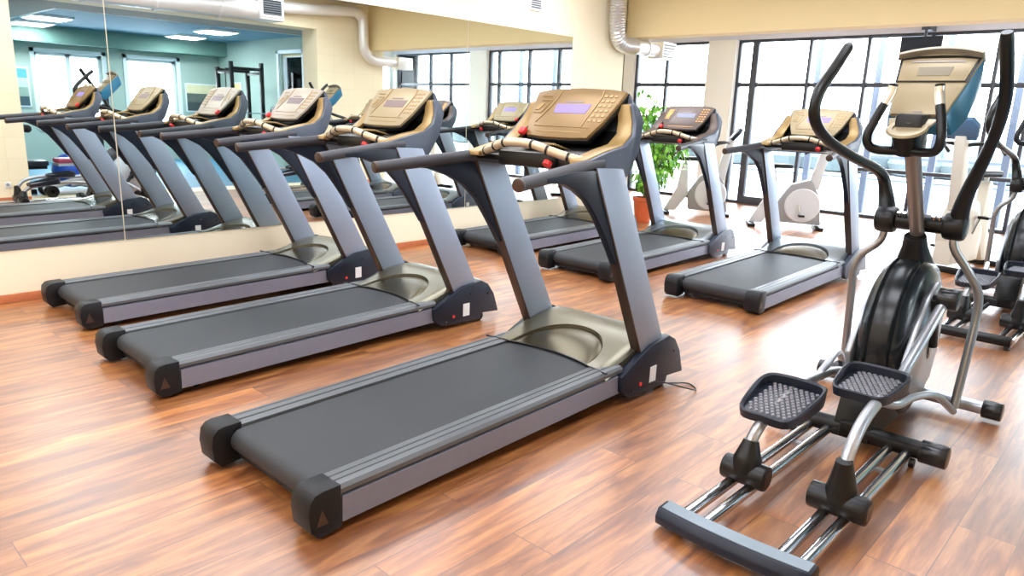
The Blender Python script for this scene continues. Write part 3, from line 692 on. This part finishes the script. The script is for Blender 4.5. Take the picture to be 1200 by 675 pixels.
    MB().tube([(.13, 1.12, .30), (.15, 1.32, .235), (.18, 1.50, .235), (.235, 1.66, .215), (.285, 1.86, .09)], .019, 12, 6).build('link_arm', 'silver', T)
    MB().tube([(-.15, 1.0, .30), (-.18, 1.3, .34), (-.23, 1.62, .33), (-.275, 1.88, .18)], .018, 12, 6).build('link_arm', 'silver', T)
    for (x0, x1, y) in ((-.235, -.05, .42), (.105, .32, .45)):
        xm = (x0+x1)/2
        c = MB().cyl((x0, y, .112), (x1, y, .112), .052, 24).build('roller_carriage', 'satin_black', T, bevel=.01)
        each('roller_cap', 'black', c, [MB().cyl((x0-.002, y, .112), (x0+.004, y, .112), .036, 20), MB().cyl((x1-.004, y, .112), (x1+.002, y, .112), .036, 20)])
        ty, tz = (.44, .285) if x0 > 0 else (.44, .245)
        MB().tube([(xm, y, .12), (xm, y+.004, .17), (xm, ty, tz)], [.058, .056, .030], 18, 5).build('rubber_boot', 'satin_black', c)
    # pedals
    for (cx, cy, cz, tilt) in ((-.135, .685, .350, .10), (.118, .965, .425, .0)):
        R = Matrix.Translation((cx, cy, cz)) @ Matrix.Rotation(tilt, 4, 'X')
        kx, ky = (1, .93) if cx < 0 else (.93, .84)
        o_ = [(kx*x, ky*y) for x, y in [(-.100, -.185), (.0, -.20), (.100, -.185), (.13, -.02), (.135, .10), (.115, .165), (.05, .185), (-.05, .185), (-.115, .165), (-.135, .10), (-.13, -.02)]]
        P = MB().prism_z(o_, -.03, -.006).build('foot_pedal', 'pedal_grey', T, bevel=.006, R=R)
        # rim
        nn = len(o_); rm = MB()
        pts = []; sub = 4
        loop = []
        for i in range(nn):
            p0, p1, p2, p3 = [Vector(o_[(i+q) % nn]) for q in (-1, 0, 1, 2)]
            for q in range(sub):
                t = q/sub; loop.append(.5*((2*p1)+(p2-p0)*t+(2*p0-5*p1+4*p2-p3)*t*t+(3*p1-p0-3*p2+p3)*t**3))
        vs = []
        for p in loop:
            h = .008+.030*min(1, max(0, (p.y+.16)/.26))
            d_ = p.normalized()*.012
            vs += [(p.x, p.y, -.032), (p.x+d_.x*.6, p.y+d_.y*.6, h-.004), (p.x, p.y, h), (p.x-d_.x, p.y-d_.y, h-.006), (p.x-d_.x, p.y-d_.y, -.01)]
        m_ = len(loop)
        rm.add(vs, [(i*5+j, i*5+j+1, ((i+1) % m_)*5+j+1, ((i+1) % m_)*5+j) for i in range(m_) for j in range(4)])
        rm.build('pedal_rim', 'pedal_grey', P, smooth=50)
        tr = MB()
        for i in range(-4, 5):
            for j in range(-7, 7):
                x = i*.0235+(.0118 if j % 2 else 0); y = j*.0235+.0
                if abs(x) > .100*kx or abs(x) > .080+(y+.18)*.25 or abs(y) > .168*ky: continue
                a = .0098; b2 = .0115
                tr.add([(x-a, y, -.006), (x, y-b2, -.006), (x+a, y, -.006), (x, y+b2, -.006), (x-a*.7, y, -.001), (x, y-b2*.7, -.001), (x+a*.7, y, -.001), (x, y+b2*.7, -.001)], [(4, 5, 6, 7), (0, 1, 5, 4), (1, 2, 6, 5), (2, 3, 7, 6), (3, 0, 4, 7)])
        tr.build('pedal_tread', 'tread_bump', P, smooth=10)
    # console
    yb, zb, yt, zt = 1.455, 1.54, 1.725, 1.815
    upv = Vector((0, yt-yb, zt-zb)); Lc = upv.length; upv.normalize(); nrm = Vector((0, -upv.z, upv.y))
    R = Matrix(((1, upv.x, nrm.x, 0), (0, upv.y, nrm.y, yb), (0, upv.z, nrm.z, zb), (0, 0, 0, 1)))
    ol = [(-.112, 0), (.112, 0), (.135, .14), (.172, .36), (.158, .378), (.10, .392), (0, .398), (-.10, .392), (-.158, .378), (-.172, .36), (-.135, .14)]
    C = MB().prism_z(ol, -.03, 0).build('console', 'cream', T, bevel=.006, R=R)
    MB().prism_z([(-.148, .20), (.148, .20), (.166, .352), (.10, .370), (0, .374), (-.10, .370), (-.166, .352)], 0, .004).build('console_panel', 'satin_black', C)
    MB().prism_z([(-.138, .205), (.138, .205), (.155, .342), (.09, .352), (-.09, .352), (-.155, .342)], .003, .007).build('display_plate', 'cream', C, bevel=.002)
    MB().prism_z([(-.066, .235), (.066, .235), (.072, .292), (-.072, .292)], .007, .009).build('screen', 'screen_olive', C)
    MB().prism_z([(-.11, .322), (.11, .322), (.112, .333), (-.112, .333)], .007, .009).build('display_slot', 'bronze', C)
    hd = MB()
    nn = 12
    top = [(-.172+.344*i/nn, .362+.036*(1-((i-6)/6)**2)) for i in range(nn+1)]
    vs = []
    for x, y in top: vs += [(x*1.03, y+.004, -.035), (x*1.03, y+.004, .032), (x*1.0, y-.010, .032), (x, y-.010, -.02)]
    hd.add(vs, [(i*4+j, i*4+(j+1) % 4, i*4+4+(j+1) % 4, i*4+4+j) for i in range(nn) for j in range(4)]+[(0, 1, 2, 3), (nn*4, nn*4+1, nn*4+2, nn*4+3)])
    hd.build('console_hood', 'gold_rim_grey', C)
    # rear shell, deeper towards the top
    vs = []; fr = [(-.118, 0), (-.14, .14), (-.178, .365), (-.10, .396), (0, .402), (.10, .396), (.178, .365), (.14, .14), (.118, 0)]
    for (x, y) in fr: vs.append((x, y, -.012))
    bk = [(-.135, .0), (-.168, .10), (-.172, .30), (-.10, .345), (0, .35), (.10, .345), (.172, .30), (.168, .10), (.135, .0)]
    for (x, y) in bk: vs.append((x, y, -.13))
    q = len(fr); fs = [(i, (i+1) % q, q+(i+1) % q, q+i) for i in range(q)]+[tuple(range(q)), tuple(range(2*q-1, q-1, -1))]
    MB().add(vs, fs).build('console_shell', 'teal_shell', C, bevel=.008)
    MB().prism_z([(-.02, .008), (.02, .008), (.02, .018), (-.02, .018)], 0, .002).build('console_mark', 'bronze', C)
    # neck, cup holder, fixed grips
    MB().box(-.06, .06, 1.36, 1.47, 1.36, 1.54).build('console_neck', 'satin_black', T, bevel=.015)
    RC = Matrix.Translation((0, 1.35, 1.475)) @ Matrix.Rotation(.50, 4, 'X')
    cup = MB().lathe([(.030, -.12), (.055, -.11), (.062, -.01), (.064, 0), (.056, 0), (.050, -.08), (.001, -.085)], (0, 0, 0), seg=28).build('cup_holder', 'satin_black', T, R=RC)
    MB().lathe([(.056, .0), (.058, .007), (.078, .007), (.084, -.002), (.070, -.012), (.056, -.002)], (0, 0, 0), seg=28).build('cup_rim', 'cream', cup)
    MB().prism_z([(-.082, .02), (.082, .02), (.10, .085), (-.10, .085)], -.006, .006).build('holder_plate', 'cream', T, bevel=.003, R=RC)
    for s in (-1, 1):
        pts = [(s*.02, 1.37, 1.378), (s*.10, 1.345, 1.378), (s*.138, 1.32, 1.395), (s*.148, 1.31, 1.44), (s*.132, 1.335, 1.51), (s*.112, 1.36, 1.575), (s*.098, 1.38, 1.62), (s*.092, 1.385, 1.665)]
        hg = MB().tube(pts, .0195, 14, 6).build('fixed_grip', 'satin_black', T)
        MB().tube([pts[5], pts[6], (s*.0925, 1.384, 1.655)], .0208, 14, 4).build('pulse_sensor', 'pulse', hg)
    return T
M['shroud'] = mat('bronze_black_gloss_plastic', (.012, .014, .016), .24, .2, spec=.5)
M['pedal_grey'] = mat('slate_rubber_pedal', (.013, .017, .027), .38, spec=.4)
M['gold_rim_grey'] = mat('warm_grey_plastic', (.36, .32, .25), .35, .3)
M['pulse'] = mat('polished_pulse_sensor', (.85, .78, .64), .2, .6)
elliptical((5.22, 2.2, 0), 'large elliptical trainer in the right foreground with tall black handles', 'elliptical trainers')
elliptical((5.22, 5.85, 0), 'elliptical trainer cut by the right picture edge, behind the foreground elliptical', 'elliptical trainers', plain=True)

# ------------------------------------------------------------------ exercise bikes near the window
def bike(loc, rz, label, body='machine_white', panel='machine_grey', cons='navy', kind='exercise_bike', group='exercise bikes by the window'):
    T = thing(kind, label, 'exercise bike', loc, rz, group)
    each('foot_bar', 'satin_black', T, [MB().box(-.24, .24, -.50, -.40, 0, .05), MB().box(-.24, .24, .42, .52, 0, .05)], bevel=.01)
    MB().prism_x([(-.48, .05), (-.30, .05), (-.12, .32), (-.16, .80), (-.24, .80), (-.30, .40)], -.05, .05).build('seat_column', body, T, bevel=.015)
    MB().prism_x([(-.10, .08), (.50, .06), (.42, .50), (.30, .70), (.05, .62), (-.12, .34)], -.085, .085).build('flywheel_cover', panel, T, bevel=.02)
    MB().lathe([(.02, -.10), (.23, -.10), (.25, -.08), (.25, .08), (.23, .10), (.02, .10)], (0, .22, .33), 'x', 28).build('wheel_disc', body, T)
    MB().prism_x([(.28, .60), (.42, .55), (.52, 1.20), (.42, 1.22)], -.05, .05).build('console_column', body, T, bevel=.012)
    se = MB().prism_z([(-.02, .05), (-.06, -.08), (-.12, -.26), (-.08, -.33), (.08, -.33), (.12, -.26), (.06, -.08), (.02, .05)], .84, .90).build('saddle', 'satin_black', T, bevel=.02)
    MB().cyl((0, -.2, .78), (0, -.2, .85), .02).build('seat_post', 'chrome', T)
    each('handlebar', 'satin_black', T, [MB().tube([(0, .44, 1.12), (s*.14, .40, 1.14), (s*.24, .26, 1.12), (s*.25, .14, 1.06)], .016, 10, 5) for s in (-1, 1)])
    R = Matrix.Translation((0, .47, 1.20)) @ Matrix.Rotation(.9, 4, 'X')
    C = MB().prism_z([(-.13, -.02), (.13, -.02), (.17, .12), (.12, .20), (-.12, .20), (-.17, .12)], -.03, .02).build('console', cons, T, bevel=.01, R=R)
    MB().box(-.07, .07, .05, .13, .019, .023).build('screen', 'screen_olive', C)
    for s in (-1, 1):
        c = MB().tube([(s*.10, .16, .34), (s*.13, .16+s*.05, .34-s*.15)], .014, 10, 1).build('crank', 'chrome', T)
        MB().box(s*.13-.01 if s > 0 else s*.13-.09, s*.13+.09 if s > 0 else s*.13+.01, .12+s*.05, .20+s*.05, .33-s*.15, .355-s*.15).build('pedal', 'satin_black', c)
    return T
bike((.45, 10.45, 0), -.95, 'pale exercise bike between the potted plant and the window column')
bike((1.95, 10.35, 0), -1.05, 'white and grey exercise bike in front of the glazed door', panel='machine_grey')
kb = bike((4.50, 9.1, 0), PI-.25, 'cream exercise bike with blue console behind the foreground elliptical', body='machine_cream', panel='machine_cream', cons='bike_blue')
kb.scale = (1.12, 1.0, 1.17)

# ------------------------------------------------------------------ potted ficus
t = thing('potted_plant', 'leafy green ficus in a terracotta coloured pot in the window corner', 'plant', (.44, 8.98, 0))
MB().lathe([(.105, 0), (.112, .02), (.145, .30), (.160, .31), (.162, .36), (.150, .36), (.138, .30), (.02, .30)], (0, 0, 0), seg=32).build('plant_pot', 'terracotta', t)
MB().lathe([(.001, .318), (.14, .312), (.14, .30)], (0, 0, 0), seg=24).build('soil', 'soil', t)
st = MB(); tips = []
rs = random.Random(3)
for i in range(12):
    a = rs.uniform(0, 2*PI); e = rs.uniform(.12, .5); h = rs.uniform(.8, 1.6)
    dx, dy = e*math.cos(a)*.75+.24, e*math.sin(a)*.75+.25
    if i < 3: dx, dy, h = [(-.02, -.1, 1.86), (.02, .05, 1.72), (-.06, 0, 1.55)][i]
    P = [(0, 0, .30), (dx*.2, dy*.2, .30+h*.25), (dx*.55, dy*.55, .3+h*.5), (dx, dy, h)]
    st.tube(P, [.016, .012, .008, .003], 8, 4); tips.append(P)
st.build('stem', 'bark', t)
lf = MB()
def leaf(c, d_, s):
    d_ = Vector(d_).normalized(); sd = d_.cross(Vector((0, 0, 1)))
    if sd.length < .1: sd = Vector((1, 0, 0))
    sd.normalize(); nn = sd.cross(d_)
    c = Vector(c); w = s*.26
    P = [c, c+d_*s*.3+sd*w-nn*s*.02, c+d_*s*.3-sd*w-nn*s*.02, c+d_*s*.65+sd*w*.85-nn*s*.12, c+d_*s*.65-sd*w*.85-nn*s*.12, c+d_*s-nn*s*.28, c+d_*s*.3-nn*-s*.03, c+d_*s*.65-nn*s*.06]
    lf.add(P, [(0, 1, 6), (0, 6, 2), (1, 3, 7, 6), (6, 7, 4, 2), (3, 5, 7), (7, 5, 4)])
for P in tips:
    for k in range(100):
        u = rs.uniform(.18, 1.0); i = min(2, int(u*3)); q = u*3-i
        p = Vector(P[i])*(1-q)+Vector(P[i+1])*q
        off = Vector((rs.gauss(0, 1), rs.gauss(0, 1), rs.gauss(0, .7))).normalized()*rs.uniform(.02, .24)*(1.15-abs(u-.6)*.9)
        c = p+off
        if c.x < -.36: continue
        if c.z < .30 or (abs(c.x)+abs(c.y) < .22 and c.z < .42): continue
        d_ = Vector((off.x+rs.gauss(0, .1), off.y+rs.gauss(0, .1), -.25+rs.gauss(0, .25)))
        leaf(c, d_, rs.uniform(.075, .12))
lf.build('foliage', 'leaf', t, smooth=80)

# white cable hanging by the wall
o = MB().tube([(0, 0, .36), (.01, -.05, .16), (.02, .0, .05), (.03, .18, .03), (.02, .30, .16), (.0, .34, .34)], .005, 8, 8).build('hanging_cable', 'cord_white', loc=(.012, 6.35, .02))
tag(o, 'thin white cable looping down the wall below the mirror', 'cable')

# ------------------------------------------------------------------ outside
M['terrace'] = mat('pale_terrace', (.30, .31, .34), .8, var=.05, scale=3)
M['post_out'] = mat('grey_blue_post', (.085, .10, .14), .6)
M['far_pale'] = mat('pale_far_facade', (.72, .74, .78), .8, var=.06, scale=2)
M['snowy_green'] = mat('frosted_shrub', (.085, .11, .115), .9, bump=.8, scale=8, var=.25)
struct(MB().box(-30, 40, 12.85, 70, -.35, -.15).build('ground_outside', 'terrace'))
for i, x in enumerate((.55, 1.65, 2.75, 3.85, 4.95, 6.05, 7.2)):
    o = MB().box(-.055, .055, -.055, .055, -.15, 3.2).build('exterior_post', 'post_out', loc=(x, 14.6, 0), bevel=.01)
    tag(o, 'pale blue-grey post standing outside the windows', 'post', 'posts outside the windows')
o = MB().box(-8, 16, -.04, .04, .78, .84).box(-8, 16, -.04, .04, .30, .34).build('terrace_railing', 'post_out', loc=(0, 17.2, 0))
tag(o, 'pale horizontal railing beyond the posts outside the windows', 'railing')
hg = MB()
for i in range(26):
    x = -14+i*1.5+rs.uniform(-.4, .4); r_ = rs.uniform(.8, 1.3)
    hg.lathe([(.01, 0), (r_*.8, .1), (r_, r_*.5), (r_*.8, r_*1.0), (r_*.35, r_*1.35), (.01, r_*1.45)], (x, rs.uniform(-.5, .5), -.2), seg=9)
o = hg.build('frosted_hedge', 'snowy_green', loc=(0, 27, 0)); tag(o, 'pale frosted hedge in the haze outside the windows', 'hedge')

# ------------------------------------------------------------------ lights
w = bpy.data.worlds.new('sky'); sc.world = w; w.use_nodes = True
nt = w.node_tree; bg = nt.nodes['Background']
tc = nt.nodes.new('ShaderNodeTexCoord'); sp = nt.nodes.new('ShaderNodeSeparateXYZ'); rp = nt.nodes.new('ShaderNodeValToRGB')
nt.links.new(tc.outputs['Generated'], sp.inputs[0]); nt.links.new(sp.outputs['Z'], rp.inputs['Fac']); nt.links.new(rp.outputs['Color'], bg.inputs['Color'])
rp.color_ramp.elements[0].position = 0; rp.color_ramp.elements[0].color = (.88, .92, 1, 1)
rp.color_ramp.elements[1].position = .6; rp.color_ramp.elements[1].color = (.80, .90, 1, 1)
bg.inputs['Strength'].default_value = 10.5

def area(loc, rot, sx, sy, e, col=(1, 1, 1), name='lamp', parent=None):
    la = bpy.data.lights.new(name, 'AREA'); la.shape = 'RECTANGLE'; la.size = sx; la.size_y = sy; la.energy = e; la.color = col
    o = bpy.data.objects.new(name, la); COL.objects.link(o); o.location = loc; o.rotation_euler = rot
    if parent: o.parent = parent
    return o
# unseen panels added to light the main room (above the picture)
for x in (1.0, 3.0, 5.0):
    for y in (-2.0, .2, 2.4, 4.6, 6.8):
        T = thing('ceiling_light', 'large square light panel added above the picture to light the gym', 'ceiling light', (x, y, H-.05), 0, 'added gym light panels')
        MB().box(-.64, .64, -.64, .64, 0, .05).build('light_frame', 'white_frame', T)
        MB().box(-.6, .6, -.6, .6, -.004, 0).build('diffuser', 'white_plastic', T)
        area((0, 0, -.012), (0, 0, 0), 1.2, 1.2, 25, (.86, .91, 1), 'panel_lamp', T)
for x in (1.2, 4.2):  # two more unseen panels, added to light the window bay
    T = thing('ceiling_light', 'large square light panel added to light the window bay, hidden behind the yellow beam', 'ceiling light', (x, 10.9, 3.15), 0, 'added window bay light panels')
    MB().box(-.64, .64, -.64, .64, 0, .05).build('light_frame', 'white_frame', T)
    MB().box(-.6, .6, -.6, .6, -.004, 0).build('diffuser', 'white_plastic', T)
    area((0, 0, -.012), (0, 0, 0), 1.2, 1.2, 26, (.90, .94, 1), 'panel_lamp', T)

# ------------------------------------------------------------------ camera
f, yaw, pitch, roll = 849.14, .7433, .2384, .0357
fw = Vector((-math.sin(yaw)*math.cos(pitch), math.cos(yaw)*math.cos(pitch), -math.sin(pitch)))
r0 = fw.cross(Vector((0, 0, 1))).normalized(); u0 = r0.cross(fw)
r1 = r0*math.cos(roll)+u0*math.sin(roll); u1 = -r0*math.sin(roll)+u0*math.cos(roll)
cam = bpy.data.cameras.new('camera'); cam.sensor_width = 36; cam.lens = f*36/1200; cam.clip_start = .05; cam.clip_end = 300
co = bpy.data.objects.new('camera', cam); COL.objects.link(co)
co.matrix_world = Matrix(((r1.x, u1.x, -fw.x, 6.172), (r1.y, u1.y, -fw.y, 0), (r1.z, u1.z, -fw.z, 1.487), (0, 0, 0, 1)))
sc.camera = co
vs_ = sc.view_settings
sc.display_settings.display_device = 'sRGB'
vs_.view_transform = 'Standard'; vs_.look = 'None'; vs_.gamma = 1; vs_.use_curve_mapping = False; vs_.exposure = 0.72
sc.cycles.use_denoising = True
sc.cycles.max_bounces = 10; sc.cycles.diffuse_bounces = 5; sc.cycles.glossy_bounces = 6; sc.cycles.transparent_max_bounces = 12
